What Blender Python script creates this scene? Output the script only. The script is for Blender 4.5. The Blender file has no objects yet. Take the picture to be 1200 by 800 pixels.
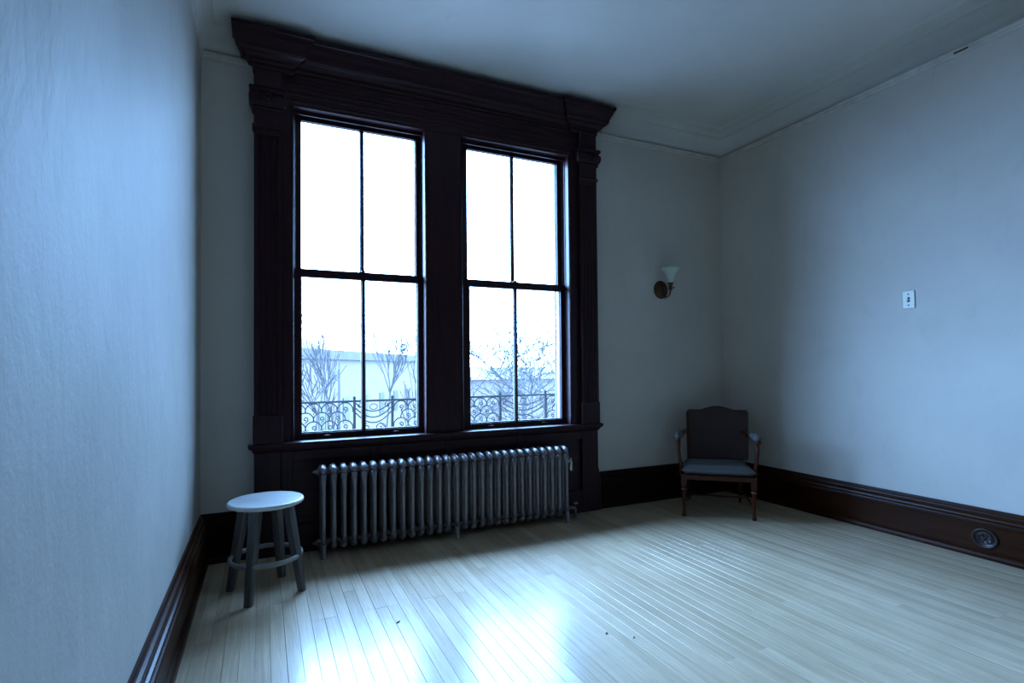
import bpy, math, random
from mathutils import Vector, Matrix

rnd = random.Random(7)
SC = bpy.context.scene
COL = SC.collection
PI = math.pi

# ------------------------------------------------------------------ camera
cam_d = bpy.data.cameras.new('camera')
cam_d.sensor_width = 36.0
cam_d.lens = 628.05 / 1200 * 36.0
cam_d.shift_x = 1.25 / 1200
cam_d.shift_y = 16.6 / 1200
cam_d.clip_start = 0.05
cam_d.clip_end = 500
cam = bpy.data.objects.new('camera', cam_d)
COL.objects.link(cam)
yaw, pitch, roll = 0.433, 0.020, -0.009
fwd = Vector((math.sin(yaw) * math.cos(pitch), math.cos(yaw) * math.cos(pitch), math.sin(pitch)))
rgt = Vector((math.cos(yaw), -math.sin(yaw), 0))
up = rgt.cross(fwd)
r2 = math.cos(roll) * rgt + math.sin(roll) * up
u2 = -math.sin(roll) * rgt + math.cos(roll) * up
m = Matrix(((r2.x, u2.x, -fwd.x, 0.386), (r2.y, u2.y, -fwd.y, -4.174), (r2.z, u2.z, -fwd.z, 1.305), (0, 0, 0, 1)))
cam.matrix_world = m
SC.camera = cam

# ------------------------------------------------------------------ overcast sky (tungsten white balance makes daylight blue)
w = bpy.data.worlds.new('overcast_sky')
SC.world = w
w.use_nodes = True
nt = w.node_tree
bg = nt.nodes['Background']
bg.inputs[0].default_value = (0.255, 0.52, 1.0, 1)
# thin even cloud, a little brighter overhead, with a broad soft brightening on the side of the veiled sun
SKY = 50.0
tc = nt.nodes.new('ShaderNodeTexCoord')
sx = nt.nodes.new('ShaderNodeSeparateXYZ')
nt.links.new(tc.outputs['Generated'], sx.inputs[0])
mr_ = nt.nodes.new('ShaderNodeMapRange')
mr_.inputs[1].default_value = 0.0
mr_.inputs[2].default_value = 1.0
mr_.inputs[3].default_value = 0.80
mr_.inputs[4].default_value = 1.30
nt.links.new(sx.outputs['Z'], mr_.inputs[0])
dt = nt.nodes.new('ShaderNodeVectorMath')
dt.operation = 'DOT_PRODUCT'
sund = Vector((-0.72, 0.58, 0.40)).normalized()
dt.inputs[1].default_value = sund
nt.links.new(tc.outputs['Generated'], dt.inputs[0])
mr2 = nt.nodes.new('ShaderNodeMapRange')
mr2.interpolation_type = 'SMOOTHSTEP'
mr2.inputs[1].default_value = 0.2
mr2.inputs[2].default_value = 1.0
mr2.inputs[3].default_value = 0.7 * SKY
mr2.inputs[4].default_value = 1.75 * SKY
nt.links.new(dt.outputs['Value'], mr2.inputs[0])
mu = nt.nodes.new('ShaderNodeMath')
mu.operation = 'MULTIPLY'
nt.links.new(mr_.outputs[0], mu.inputs[0])
nt.links.new(mr2.outputs[0], mu.inputs[1])
nt.links.new(mu.outputs[0], bg.inputs[1])
w.cycles.sampling_method = 'MANUAL'
w.cycles.sample_map_resolution = 512
for k, (px, wx) in enumerate(((1.07, 0.97), (2.365, 1.0))):
    ld = bpy.data.lights.new('window_portal', 'AREA')
    ld.shape = 'RECTANGLE'
    ld.size = wx
    ld.size_y = 2.42
    ld.cycles.is_portal = True
    lo = bpy.data.objects.new('window_portal', ld)
    lo.location = (px, 0.20, 1.99)
    lo.rotation_euler = (-PI / 2, 0, 0)
    COL.objects.link(lo)
SC.view_settings.view_transform = 'Standard'
SC.view_settings.look = 'None'
SC.view_settings.exposure = 0.0
SC.view_settings.gamma = 1.0
SC.view_settings.use_curve_mapping = False
try:
    SC.cycles.max_bounces = 10
    SC.cycles.diffuse_bounces = 6
    SC.cycles.transparent_max_bounces = 12
    SC.cycles.sample_clamp_indirect = 6.0
    SC.cycles.use_denoising = True
except Exception:
    pass

W, CEIL, FRONT = 4.775, 3.678, -6.2   # room width, ceiling height, wall behind the camera


# ------------------------------------------------------------------ materials
class NT:
    def __init__(s, name):
        s.m = bpy.data.materials.new(name)
        s.m.use_nodes = True
        s.t = s.m.node_tree
        s.b = s.t.nodes['Principled BSDF']
        s.out = s.t.nodes['Material Output']

    def n(s, kind, **kw):
        o = s.t.nodes.new(kind)
        for k, v in kw.items():
            if k in o.inputs:
                o.inputs[k].default_value = v
            else:
                setattr(o, k, v)
        return o

    def l(s, a, b):
        s.t.links.new(a, b)

    def coords(s, scale, world=True, obj_offset=False):
        if world:
            src = s.n('ShaderNodeNewGeometry').outputs['Position']
        else:
            src = s.n('ShaderNodeTexCoord').outputs['Object']
        if obj_offset:
            oi = s.n('ShaderNodeObjectInfo')
            mul = s.n('ShaderNodeVectorMath', operation='SCALE')
            mul.inputs[0].default_value = (37.0, 91.0, 13.0)
            s.l(oi.outputs['Random'], mul.inputs['Scale'])
            ad = s.n('ShaderNodeVectorMath', operation='ADD')
            s.l(src, ad.inputs[0])
            s.l(mul.outputs[0], ad.inputs[1])
            src = ad.outputs[0]
        mp = s.n('ShaderNodeMapping')
        mp.inputs['Scale'].default_value = scale
        s.l(src, mp.inputs[0])
        return mp.outputs[0]

    def noise(s, vec, scale, detail=4, rough=0.55, dist=0.0):
        o = s.n('ShaderNodeTexNoise')
        o.inputs['Scale'].default_value = scale
        o.inputs['Detail'].default_value = detail
        o.inputs['Roughness'].default_value = rough
        o.inputs['Distortion'].default_value = dist
        s.l(vec, o.inputs['Vector'])
        return o.outputs['Fac']

    def ramp(s, fac, stops):
        o = s.n('ShaderNodeValToRGB')
        cr = o.color_ramp
        while len(cr.elements) < len(stops):
            cr.elements.new(0.5)
        for e, (p, c) in zip(cr.elements, stops):
            e.position = p
            e.color = (*c, 1) if len(c) == 3 else c
        s.l(fac, o.inputs[0])
        return o.outputs[0]

    def mixc(s, fac, a, b, mode='MIX'):
        o = s.n('ShaderNodeMix', data_type='RGBA', blend_type=mode)
        for sock, v in ((o.inputs[0], fac), (o.inputs[6], a), (o.inputs[7], b)):
            if hasattr(v, 'default_value') or hasattr(v, 'links'):
                s.l(v, sock)
            else:
                sock.default_value = v if isinstance(v, (int, float)) else (*v, 1)
        return o.outputs[2]

    def bump(s, height, strength, distance, prev=None):
        o = s.n('ShaderNodeBump')
        o.inputs['Strength'].default_value = strength
        o.inputs['Distance'].default_value = distance
        s.l(height, o.inputs['Height'])
        if prev is not None:
            s.l(prev, o.inputs['Normal'])
        return o.outputs[0]


def plaster(name, c1, c2, stain, bump=0.35):
    s = NT(name)
    v = s.coords((1, 1, 1))
    vz = s.coords((1, 1, 0.55))
    big = s.noise(v, 1.3, 5, 0.6)
    col = s.ramp(big, [(0.3, c1), (0.72, c2)])
    st = s.noise(vz, 5.0, 6, 0.65, 0.4)
    stf = s.ramp(st, [(0.56, (0, 0, 0)), (0.78, (1, 1, 1))])
    mul = s.n('ShaderNodeMath', operation='MULTIPLY')
    s.l(stf, mul.inputs[0])
    mul.inputs[1].default_value = 0.38
    col = s.mixc(mul.outputs[0], col, stain)
    # scattered scuffs
    sp = s.noise(v, 26.0, 2, 0.5)
    spf = s.ramp(sp, [(0.74, (0, 0, 0)), (0.79, (1, 1, 1))])
    mul2 = s.n('ShaderNodeMath', operation='MULTIPLY')
    s.l(spf, mul2.inputs[0])
    mul2.inputs[1].default_value = 0.35
    col = s.mixc(mul2.outputs[0], col, (0.22, 0.19, 0.16))
    s.l(col, s.b.inputs['Base Color'])
    s.b.inputs['Roughness'].default_value = 0.62
    s.b.inputs['Specular IOR Level'].default_value = 0.3
    b1 = s.bump(s.noise(vz, 5.5, 7, 0.62, 0.15), bump, 0.022)
    b2 = s.bump(s.noise(v, 70.0, 3, 0.6), bump * 0.45, 0.004, b1)
    s.l(b2, s.b.inputs['Normal'])
    return s.m


def wood(name, dark, light, scale=(30, 30, 2), rough=0.32, coat=0.3, bump=0.12, spec=0.5):
    s = NT(name)
    v = s.coords(scale, world=False)
    g = s.noise(v, 1.0, 6, 0.6, 0.8)
    col = s.ramp(g, [(0.3, dark), (0.7, light)])
    s.l(col, s.b.inputs['Base Color'])
    s.b.inputs['Roughness'].default_value = rough
    s.b.inputs['Coat Weight'].default_value = coat
    s.b.inputs['Coat Roughness'].default_value = 0.25
    s.b.inputs['Specular IOR Level'].default_value = spec
    s.l(s.bump(g, bump, 0.003), s.b.inputs['Normal'])
    return s.m


def plain(name, col, rough=0.5, metal=0.0, var=0.15, nscale=12.0, bump=0.0, spec=0.5):
    s = NT(name)
    v = s.coords((1, 1, 1), world=False)
    g = s.noise(v, nscale, 4, 0.6)
    lo = tuple(max(0, c * (1 - var)) for c in col)
    hi = tuple(min(1, c * (1 + var)) for c in col)
    s.l(s.ramp(g, [(0.3, lo), (0.7, hi)]), s.b.inputs['Base Color'])
    s.b.inputs['Roughness'].default_value = rough
    s.b.inputs['Metallic'].default_value = metal
    s.b.inputs['Specular IOR Level'].default_value = spec
    if bump:
        s.l(s.bump(g, bump, 0.004), s.b.inputs['Normal'])
    return s.m


M_WALL = plaster('cream_plaster', (0.54, 0.49, 0.44), (0.61, 0.56, 0.50), (0.44, 0.40, 0.36), 0.16)
M_LEFT = plaster('rough_cream_plaster_dimmed', (0.355, 0.325, 0.285), (0.43, 0.395, 0.345), (0.29, 0.268, 0.238), 0.34)  # same wall paint, darkened to hold down the light on the left wall
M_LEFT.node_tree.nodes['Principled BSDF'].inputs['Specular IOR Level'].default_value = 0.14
M_CEIL = plaster('ceiling_plaster', (0.60, 0.57, 0.53), (0.66, 0.63, 0.585), (0.56, 0.53, 0.49), 0.08)
M_REAR = plaster('darkened_rear_wall_plaster', (0.05, 0.04, 0.03), (0.07, 0.055, 0.045), (0.04, 0.03, 0.025), 0.1)  # unseen wall, coloured near black to cut light bounced into the room
M_RAIL = plain('painted_rail_cream', (0.56, 0.51, 0.45), 0.5, bump=0.1)
M_MAHO = wood('dark_mahogany', (0.012, 0.0035, 0.0055), (0.038, 0.0085, 0.0120), rough=0.45, coat=0.05, spec=0.22)
M_MAHX = wood('dark_mahogany_crosswise', (0.012, 0.0035, 0.0055), (0.038, 0.0085, 0.0120), scale=(2, 30, 30), rough=0.45, coat=0.05, spec=0.22)
M_BASE = wood('varnished_brown_baseboard', (0.018, 0.0042, 0.0008), (0.045, 0.011, 0.0015), scale=(25, 1.5, 25), rough=0.34, coat=0.04, spec=0.10)
M_BASX = wood('varnished_brown_baseboard_crosswise_shaded', (0.006, 0.002, 0.001), (0.016, 0.005, 0.002), scale=(1.5, 25, 25), rough=0.45, coat=0.0, spec=0.12)  # back-wall copy of the baseboard wood, darkened to paint in its shade
M_IRON = plain('black_wrought_iron', (0.006, 0.006, 0.006), 0.8, 0.0, spec=0.1)
M_STONE = plain('pale_stone_sill', (0.10, 0.09, 0.085), 0.8, var=0.2)
M_RAD = plain('silver_painted_cast_iron', (0.22, 0.195, 0.205), 0.36, 0.4, var=0.18, nscale=30, bump=0.15)
M_VENT = plain('nickel_air_vent', (0.55, 0.55, 0.52), 0.3, 0.8)
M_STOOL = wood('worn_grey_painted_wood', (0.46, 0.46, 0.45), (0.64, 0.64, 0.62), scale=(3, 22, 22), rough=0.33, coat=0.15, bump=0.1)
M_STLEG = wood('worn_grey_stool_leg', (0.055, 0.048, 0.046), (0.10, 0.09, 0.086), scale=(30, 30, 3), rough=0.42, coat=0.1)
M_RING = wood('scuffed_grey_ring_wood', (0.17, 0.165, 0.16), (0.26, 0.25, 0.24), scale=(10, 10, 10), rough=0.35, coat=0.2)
M_CHAIR = wood('reddish_chair_wood', (0.032, 0.0050, 0.0010), (0.075, 0.012, 0.0022), scale=(30, 30, 3), rough=0.36, coat=0.1, spec=0.25)
M_FAB = plain('grey_seat_fabric', (0.075, 0.070, 0.066), 0.85, var=0.12, nscale=150, bump=0.4)
M_FABB = plain('brown_back_fabric', (0.060, 0.036, 0.034), 0.9, var=0.15, nscale=150, bump=0.4)
M_BRONZE = plain('aged_bronze', (0.10, 0.055, 0.03), 0.3, 0.9)
M_NAIL = plain('brass_cap', (0.5, 0.4, 0.2), 0.3, 1.0)
M_PLATE = plain('ivory_plastic', (0.56, 0.58, 0.47), 0.25, var=0.03)
M_BLACK = plain('black_slot', (0.01, 0.01, 0.01), 0.6)


def shade_glass():
    s = NT('frosted_shade_glass')
    s.b.inputs['Base Color'].default_value = (0.80, 0.86, 0.80, 1)
    s.b.inputs['Roughness'].default_value = 0.3
    tr = s.n('ShaderNodeBsdfTranslucent')
    tr.inputs[0].default_value = (0.80, 0.86, 0.80, 1)
    v = s.coords((1, 1, 1), world=False)
    s.l(s.ramp(s.noise(v, 20.0), [(0.3, (0.76, 0.82, 0.76)), (0.7, (0.82, 0.88, 0.82))]), s.b.inputs['Base Color'])
    mx = s.n('ShaderNodeMixShader')
    mx.inputs[0].default_value = 0.45
    s.l(s.b.outputs[0], mx.inputs[1])
    s.l(tr.outputs[0], mx.inputs[2])
    s.l(mx.outputs[0], s.out.inputs[0])
    return s.m


def pane_glass():
    # clear old glass with an added thin uneven film whose scattered daylight stands in for glare
    s = NT('old_window_glass')
    tp = s.n('ShaderNodeBsdfTransparent')
    tp.inputs[0].default_value = (0.95, 0.97, 0.97, 1)
    gl = s.n('ShaderNodeBsdfGlossy')
    gl.inputs['Roughness'].default_value = 0.03
    tl = s.n('ShaderNodeBsdfTranslucent')
    tl.inputs[0].default_value = (0.9, 0.9, 0.9, 1)
    v = s.coords((1, 1, 1))
    s.l(s.bump(s.noise(v, 3.0, 2), 0.08, 0.02), gl.inputs['Normal'])
    fr = s.n('ShaderNodeFresnel')
    fr.inputs[0].default_value = 1.45
    a = s.n('ShaderNodeMixShader')
    s.l(fr.outputs[0], a.inputs[0])
    s.l(tp.outputs[0], a.inputs[1])
    s.l(gl.outputs[0], a.inputs[2])
    film = s.n('ShaderNodeMapRange')
    s.l(s.noise(v, 4.0, 5), film.inputs[0])
    film.inputs[3].default_value = FILM * 0.6
    film.inputs[4].default_value = FILM * 1.4
    b = s.n('ShaderNodeMixShader')
    s.l(film.outputs[0], b.inputs[0])
    s.l(a.outputs[0], b.inputs[1])
    s.l(tl.outputs[0], b.inputs[2])
    s.l(b.outputs[0], s.out.inputs[0])
    return s.m


FILM = 0.006
M_SHADE = shade_glass()
M_PANE = pane_glass()


def floor_mat():
    s = NT('pale_varnished_strip_floor')
    oi = s.n('ShaderNodeObjectInfo')
    base = s.ramp(oi.outputs['Random'], [(0.0, (0.49, 0.365, 0.23)), (0.35, (0.53, 0.40, 0.26)), (0.7, (0.575, 0.44, 0.29)), (1.0, (0.62, 0.48, 0.325))])
    v = s.coords((48, 1.6, 48), obj_offset=True)
    g = s.noise(v, 1.0, 6, 0.65, 1.2)
    gr = s.ramp(g, [(0.32, (0.80, 0.78, 0.76)), (0.62, (1.05, 1.05, 1.05))])
    col = s.mixc(1.0, base, gr, 'MULTIPLY')
    v2 = s.coords((1, 1, 1))
    wear = s.ramp(s.noise(v2, 1.7, 5, 0.6), [(0.35, (0.88, 0.86, 0.84)), (0.7, (1.06, 1.06, 1.06))])
    col = s.mixc(1.0, col, wear, 'MULTIPLY')
    s.l(col, s.b.inputs['Base Color'])
    mr = s.n('ShaderNodeMapRange')
    s.l(s.noise(v2, 6.0, 5, 0.6), mr.inputs[0])
    mr.inputs[3].default_value = 0.17
    mr.inputs[4].default_value = 0.26
    s.l(mr.outputs[0], s.b.inputs['Roughness'])
    s.b.inputs['Specular IOR Level'].default_value = 0.38
    s.b.inputs['Coat Weight'].default_value = 0.55
    s.b.inputs['Coat Roughness'].default_value = 0.48
    b1 = s.bump(g, 0.06, 0.002)
    b2 = s.bump(s.noise(v2, 9.0, 3), 0.12, 0.006, b1)
    s.l(b2, s.b.inputs['Normal'])
    return s.m


M_FLOOR = floor_mat()


# ------------------------------------------------------------------ mesh helpers
class MB:
    def __init__(s):
        s.v, s.f, s.sm = [], [], []

    def add(s, vs, fs, smooth=False):
        o = len(s.v)
        s.v += [tuple(p) for p in vs]
        s.f += [tuple(i + o for i in f) for f in fs]
        s.sm += [smooth] * len(fs)
        return s

    def box(s, x0, x1, y0, y1, z0, z1, M=None):
        vs = [Vector((x, y, z)) for x in (x0, x1) for y in (y0, y1) for z in (z0, z1)]
        if M:
            vs = [M @ p for p in vs]
        return s.add(vs, [(0, 1, 3, 2), (4, 6, 7, 5), (0, 4, 5, 1), (2, 3, 7, 6), (0, 2, 6, 4), (1, 5, 7, 3)])

    def lathe(s, prof, n=24, M=None, smooth=True):
        """prof: (r, z) bottom to top, spun about local z"""
        vs, fs = [], []
        for r, z in prof:
            for k in range(n):
                a = 2 * PI * k / n
                vs.append(Vector((r * math.cos(a), r * math.sin(a), z)))
        if M:
            vs = [M @ p for p in vs]
        for i in range(len(prof) - 1):
            for k in range(n):
                k2 = (k + 1) % n
                fs.append((i * n + k, i * n + k2, (i + 1) * n + k2, (i + 1) * n + k))
        s.add(vs, fs, smooth)
        o = len(s.v) - len(vs)
        if prof[0][0] > 1e-5:
            s.f.append(tuple(o + k for k in reversed(range(n))))
            s.sm.append(False)
        if prof[-1][0] > 1e-5:
            s.f.append(tuple(o + (len(prof) - 1) * n + k for k in range(n)))
            s.sm.append(False)
        return s

    def tube(s, pts, rad, n=8, closed=False, flat=None):
        """round tube through pts; rad a number or a list; flat=(a,b) gives an elliptic section"""
        pts = [Vector(p) for p in pts]
        N = len(pts)
        rads = rad if isinstance(rad, (list, tuple)) else [rad] * N
        vs, fs = [], []
        ref = None
        for i, p in enumerate(pts):
            if closed:
                t = (pts[(i + 1) % N] - pts[i - 1]).normalized()
            else:
                t = (pts[min(i + 1, N - 1)] - pts[max(i - 1, 0)]).normalized()
            if ref is None:
                ref = Vector((0, 0, 1)) if abs(t.z) < 0.9 else Vector((1, 0, 0))
            a = (ref - t * ref.dot(t)).normalized()
            b = t.cross(a)
            ref = a
            ra, rb = (flat if flat else (rads[i], rads[i]))
            for k in range(n):
                q = 2 * PI * k / n + PI / n
                vs.append(p + a * ra * math.cos(q) + b * rb * math.sin(q))
        rng = N if closed else N - 1
        for i in range(rng):
            j = (i + 1) % N
            for k in range(n):
                k2 = (k + 1) % n
                fs.append((i * n + k, i * n + k2, j * n + k2, j * n + k))
        if not closed:
            fs.append(tuple(reversed(range(n))))
            fs.append(tuple((N - 1) * n + k for k in range(n)))
        return s.add(vs, fs, n > 4)

    def extrude(s, poly, axis, a0, a1, smooth=False):
        """poly: 2D closed loop, extruded along x, y or z between a0 and a1"""
        def P(u, v, a):
            return {'x': (a, u, v), 'y': (u, a, v), 'z': (u, v, a)}[axis]
        n = len(poly)
        vs = [P(u, v, a0) for u, v in poly] + [P(u, v, a1) for u, v in poly]
        fs = [(i, (i + 1) % n, n + (i + 1) % n, n + i) for i in range(n)]
        fs += [tuple(reversed(range(n))), tuple(n + i for i in range(n))]
        return s.add(vs, fs, smooth)

    def mitre(s, path, prof, smooth=False):
        """sweep a moulding (offset, z) along a plan polyline; outward is to the right of travel"""
        P = [Vector((x, y)) for x, y in path]
        segs = [(P[i + 1] - P[i]).normalized() for i in range(len(P) - 1)]
        nor = [Vector((d.y, -d.x)) for d in segs]
        rings = []
        for i, p in enumerate(P):
            if i == 0:
                mv = nor[0]
            elif i == len(P) - 1:
                mv = nor[-1]
            else:
                mv = (nor[i - 1] + nor[i])
                mv = mv / max(1e-6, mv.dot(nor[i]))
            rings.append([(p.x + mv.x * o, p.y + mv.y * o, z) for o, z in prof])
        n = len(prof)
        vs = [q for r in rings for q in r]
        fs = []
        for i in range(len(rings) - 1):
            for k in range(n):
                k2 = (k + 1) % n
                fs.append((i * n + k, (i + 1) * n + k, (i + 1) * n + k2, i * n + k2))
        fs.append(tuple(range(n)))
        fs.append(tuple((len(rings) - 1) * n + k for k in reversed(range(n))))
        return s.add(vs, fs, smooth)

    def mesh(s, name):
        import bmesh
        me = bpy.data.meshes.new(name)
        me.from_pydata(s.v, [], s.f)
        me.polygons.foreach_set('use_smooth', s.sm)
        bm = bmesh.new()
        bm.from_mesh(me)
        bmesh.ops.recalc_face_normals(bm, faces=bm.faces)
        bm.to_mesh(me)
        bm.free()
        me.update()
        return me

    def obj(s, name, mat, parent=None, bevel=0.0, seg=2, subsurf=0):
        me = s.mesh(name)
        me.materials.append(mat)
        o = bpy.data.objects.new(name, me)
        COL.objects.link(o)
        if parent is not None:
            o.parent = parent
        if bevel:
            b = o.modifiers.new('bevel', 'BEVEL')
            b.width = bevel
            b.segments = seg
            b.limit_method = 'ANGLE'
            b.angle_limit = math.radians(40)
        if subsurf:
            q = o.modifiers.new('subdivision', 'SUBSURF')
            q.levels = q.render_levels = subsurf
        return o


def thing(name, label, cat, loc=(0, 0, 0), rotz=0, group=None):
    o = bpy.data.objects.new(name, None)
    COL.objects.link(o)
    o.empty_display_size = 0.1
    o.location = loc
    o.rotation_euler = (0, 0, rotz)
    o['label'] = label
    o['category'] = cat
    if group:
        o['group'] = group
    return o


def tag(o, label, cat, group=None):
    o['label'] = label
    o['category'] = cat
    if group:
        o['group'] = group
    return o


def structure(o, label, cat):
    o['kind'] = 'structure'
    return tag(o, label, cat)


def struct_empty(name, label, cat, loc=(0, 0, 0)):
    o = thing(name, label, cat, loc)
    o['kind'] = 'structure'
    return o


def copy_of(o, parent):
    c = o.copy()
    COL.objects.link(c)
    c.parent = parent
    return c


def cell_wall(xs, zs, holes, y0, y1):
    """wall in the xz plane, thickness y0..y1, with rectangular holes"""
    b = MB()

    def solid(i, j):
        if i < 0 or j < 0 or i >= len(xs) - 1 or j >= len(zs) - 1:
            return False
        cx, cz = (xs[i] + xs[i + 1]) / 2, (zs[j] + zs[j + 1]) / 2
        return not any(a < cx < c and d < cz < e for a, c, d, e in holes)
    for i in range(len(xs) - 1):
        for j in range(len(zs) - 1):
            if not solid(i, j):
                continue
            x0, x1, z0, z1 = xs[i], xs[i + 1], zs[j], zs[j + 1]
            b.add([(x0, y0, z0), (x1, y0, z0), (x1, y0, z1), (x0, y0, z1)], [(0, 1, 2, 3)])
            b.add([(x0, y1, z0), (x1, y1, z0), (x1, y1, z1), (x0, y1, z1)], [(3, 2, 1, 0)])
            if not solid(i - 1, j):
                b.add([(x0, y0, z0), (x0, y0, z1), (x0, y1, z1), (x0, y1, z0)], [(0, 1, 2, 3)])
            if not solid(i + 1, j):
                b.add([(x1, y0, z0), (x1, y0, z1), (x1, y1, z1), (x1, y1, z0)], [(3, 2, 1, 0)])
            if not solid(i, j - 1):
                b.add([(x0, y0, z0), (x0, y1, z0), (x1, y1, z0), (x1, y0, z0)], [(0, 1, 2, 3)])
            if not solid(i, j + 1):
                b.add([(x0, y0, z1), (x0, y1, z1), (x1, y1, z1), (x1, y0, z1)], [(3, 2, 1, 0)])
    return b


# ------------------------------------------------------------------ room shell
OP = [(0.555, 1.575, 0.76, 3.22), (1.84, 2.89, 0.76, 3.22)]      # rough openings x0,x1,z0,z1
structure(cell_wall([-0.3, 0.555, 1.575, 1.84, 2.89, W + 0.3], [-0.3, 0.76, 3.22, CEIL + 0.3], OP, 0.0, 0.22)
          .obj('wall_back', M_WALL), 'cream plaster wall that holds the two tall windows', 'wall')
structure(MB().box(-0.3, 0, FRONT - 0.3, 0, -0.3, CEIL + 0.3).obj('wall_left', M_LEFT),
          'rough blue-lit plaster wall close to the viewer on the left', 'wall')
structure(MB().box(W, W + 0.3, FRONT - 0.3, 0, -0.3, CEIL + 0.3).obj('wall_right', M_WALL),
          'plaster wall on the right with the light switch', 'wall')
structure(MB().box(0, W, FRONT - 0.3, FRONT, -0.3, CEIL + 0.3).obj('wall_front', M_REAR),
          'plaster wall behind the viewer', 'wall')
structure(MB().box(0, W, FRONT, 0, CEIL, CEIL + 0.3).obj('ceiling', M_CEIL),
          'plain plaster ceiling above the windows', 'ceiling')

floor = structure(MB().box(0, W, FRONT, 0, -0.3, -0.018).obj('floor', M_BLACK),
                  'pale strip wood floor running towards the windows', 'floor')
PW, GAP = 0.065, 0.0011
plank_mesh = {}


def plank(L):
    if L not in plank_mesh:
        h = PW / 2 - GAP / 2
        c = 0.0007
        poly = [(-h, -0.018), (h, -0.018), (h, -c), (h - c, 0), (-h + c, 0), (-h, -c)]
        b = MB().extrude(poly, 'y', -L + 0.0006, -0.0006)
        me = b.mesh('floor_board')
        me.materials.append(M_FLOOR)
        plank_mesh[L] = me
    return plank_mesh[L]


far = MB()
nrow = int((W - 0.027) / PW) + 1
for k in range(-1, nrow):
    xc = 0.027 + PW * (k + 0.5)
    if xc - PW / 2 < 0:
        far.box(0.0, xc + PW / 2 - GAP, FRONT + 0.01, -0.001, -0.018, -0.0008)
        continue
    if xc + PW / 2 > W:
        far.box(xc - PW / 2, W, FRONT + 0.01, -0.001, -0.018, -0.0008)
        continue
    y = -0.001
    first = True
    while y > -3.5:
        L = rnd.choice((0.6, 0.9, 1.2) if first else (1.5, 1.8, 2.2, 2.6))
        first = False
        o = bpy.data.objects.new('floor_board', plank(L))
        COL.objects.link(o)
        o.parent = floor
        o.location = (xc + rnd.uniform(-0.0003, 0.0003), y, -0.0006 + rnd.uniform(-0.0003, 0.0003))
        o.rotation_euler = (rnd.uniform(-0.0002, 0.0002), rnd.uniform(-0.003, 0.003), 0)
        y -= L
    while y > FRONT + 0.1:
        L = min(1.5, y - FRONT - 0.01)
        far.box(xc - PW / 2 + GAP / 2, xc + PW / 2 - GAP / 2, y - L + 0.001, y, -0.018, -0.0008)
        y -= L
fo = far.obj('floor_board', M_FLOOR, floor)
fo['kind'] = 'stuff'

# cove and picture rail (plain plaster), run round the room
cove = [(0, 3.495), (0.004, 3.495), (0.018, 3.56), (0.045, 3.615), (0.078, 3.645), (0.086, 3.641), (0.094, 3.650), (0.102, 3.656),
        (0.135, 3.667), (0.18, 3.674), (0.24, CEIL - 0.0004), (0.24, CEIL), (0, CEIL)]
rail = [(0, 3.435), (0.010, 3.437), (0.013, 3.445), (0.013, 3.462), (0.017, 3.468), (0.018, 3.478), (0.013, 3.483), (0.006, 3.478), (0, 3.480)]
# outward (into the room) is right of travel: left wall walks +y, back wall +x, right wall -y
cv = struct_empty('trim_1', 'plaster cove between the walls and the ceiling', 'cove')
MB().mitre([(0, FRONT), (0, 0), (0.330, 0)], cove, True).obj('cove_moulding', M_CEIL, cv)
MB().mitre([(3.14, 0), (W, 0), (W, FRONT)], cove, True).obj('cove_moulding', M_CEIL, cv)
pr = struct_empty('trim_2', 'narrow painted picture rail below the ceiling cove', 'picture rail')
MB().mitre([(0, FRONT), (0, 0), (0.330, 0)], rail).obj('rail_moulding', M_RAIL, pr)
MB().mitre([(3.14, 0), (W, 0), (W, FRONT)], rail).obj('rail_moulding', M_RAIL, pr)

# ------------------------------------------------------------------ baseboards
board = [(0, 0.0), (0.030, 0.0), (0.030, 0.222), (0, 0.222)]
cap = [(0, 0.223), (0.046, 0.223), (0.050, 0.229), (0.046, 0.236), (0.038, 0.239), (0.036, 0.246), (0.043, 0.252), (0.046, 0.262),
       (0.043, 0.273), (0.034, 0.279), (0.026, 0.281), (0.025, 0.290), (0.029, 0.295), (0.027, 0.302), (0.016, 0.307), (0.014, 0.319),
       (0.010, 0.327), (0, 0.327)]
shoe = [(0.030, 0.0), (0.053, 0.0), (0.054, 0.018), (0.050, 0.032), (0.042, 0.042), (0.030, 0.046)]


def baseboard(name, path, label, mat):
    e = struct_empty(name, label, 'baseboard')
    MB().mitre(path, board).obj('flat_board', mat, e)
    MB().mitre(path, cap).obj('cap_moulding', mat, e)
    MB().mitre(path, shoe).obj('shoe_moulding', mat, e)
    return e


baseboard('baseboard_left', [(0, FRONT + 0.06), (0, 0)], 'tall moulded dark baseboard along the left wall', M_BASE)
baseboard('baseboard_right', [(W, 0), (W, FRONT + 0.06)], 'tall moulded brown baseboard along the right wall', M_BASE)
bb = baseboard('baseboard_back', [(0.0, 0), (0.322, 0)], 'tall dark baseboard either side of the window casing', M_BASX)
for prof, nm in ((board, 'flat_board'), (cap, 'cap_moulding'), (shoe, 'shoe_moulding')):
    MB().mitre([(3.15, 0), (W, 0)], prof).obj(nm, M_BASX, bb)

# ------------------------------------------------------------------ window surround
ts = struct_empty('trim_3', 'heavy dark carved wood surround of the double window with a projecting cornice', 'window surround')
XL0, XL1, XR0, XR1 = 0.327, 0.505, 2.965, 3.143
ZL, ZH, ZC = 0.785, 3.19, 3.395      # ledge top, head, cornice bottom
FP, FF = -0.100, -0.060


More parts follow.
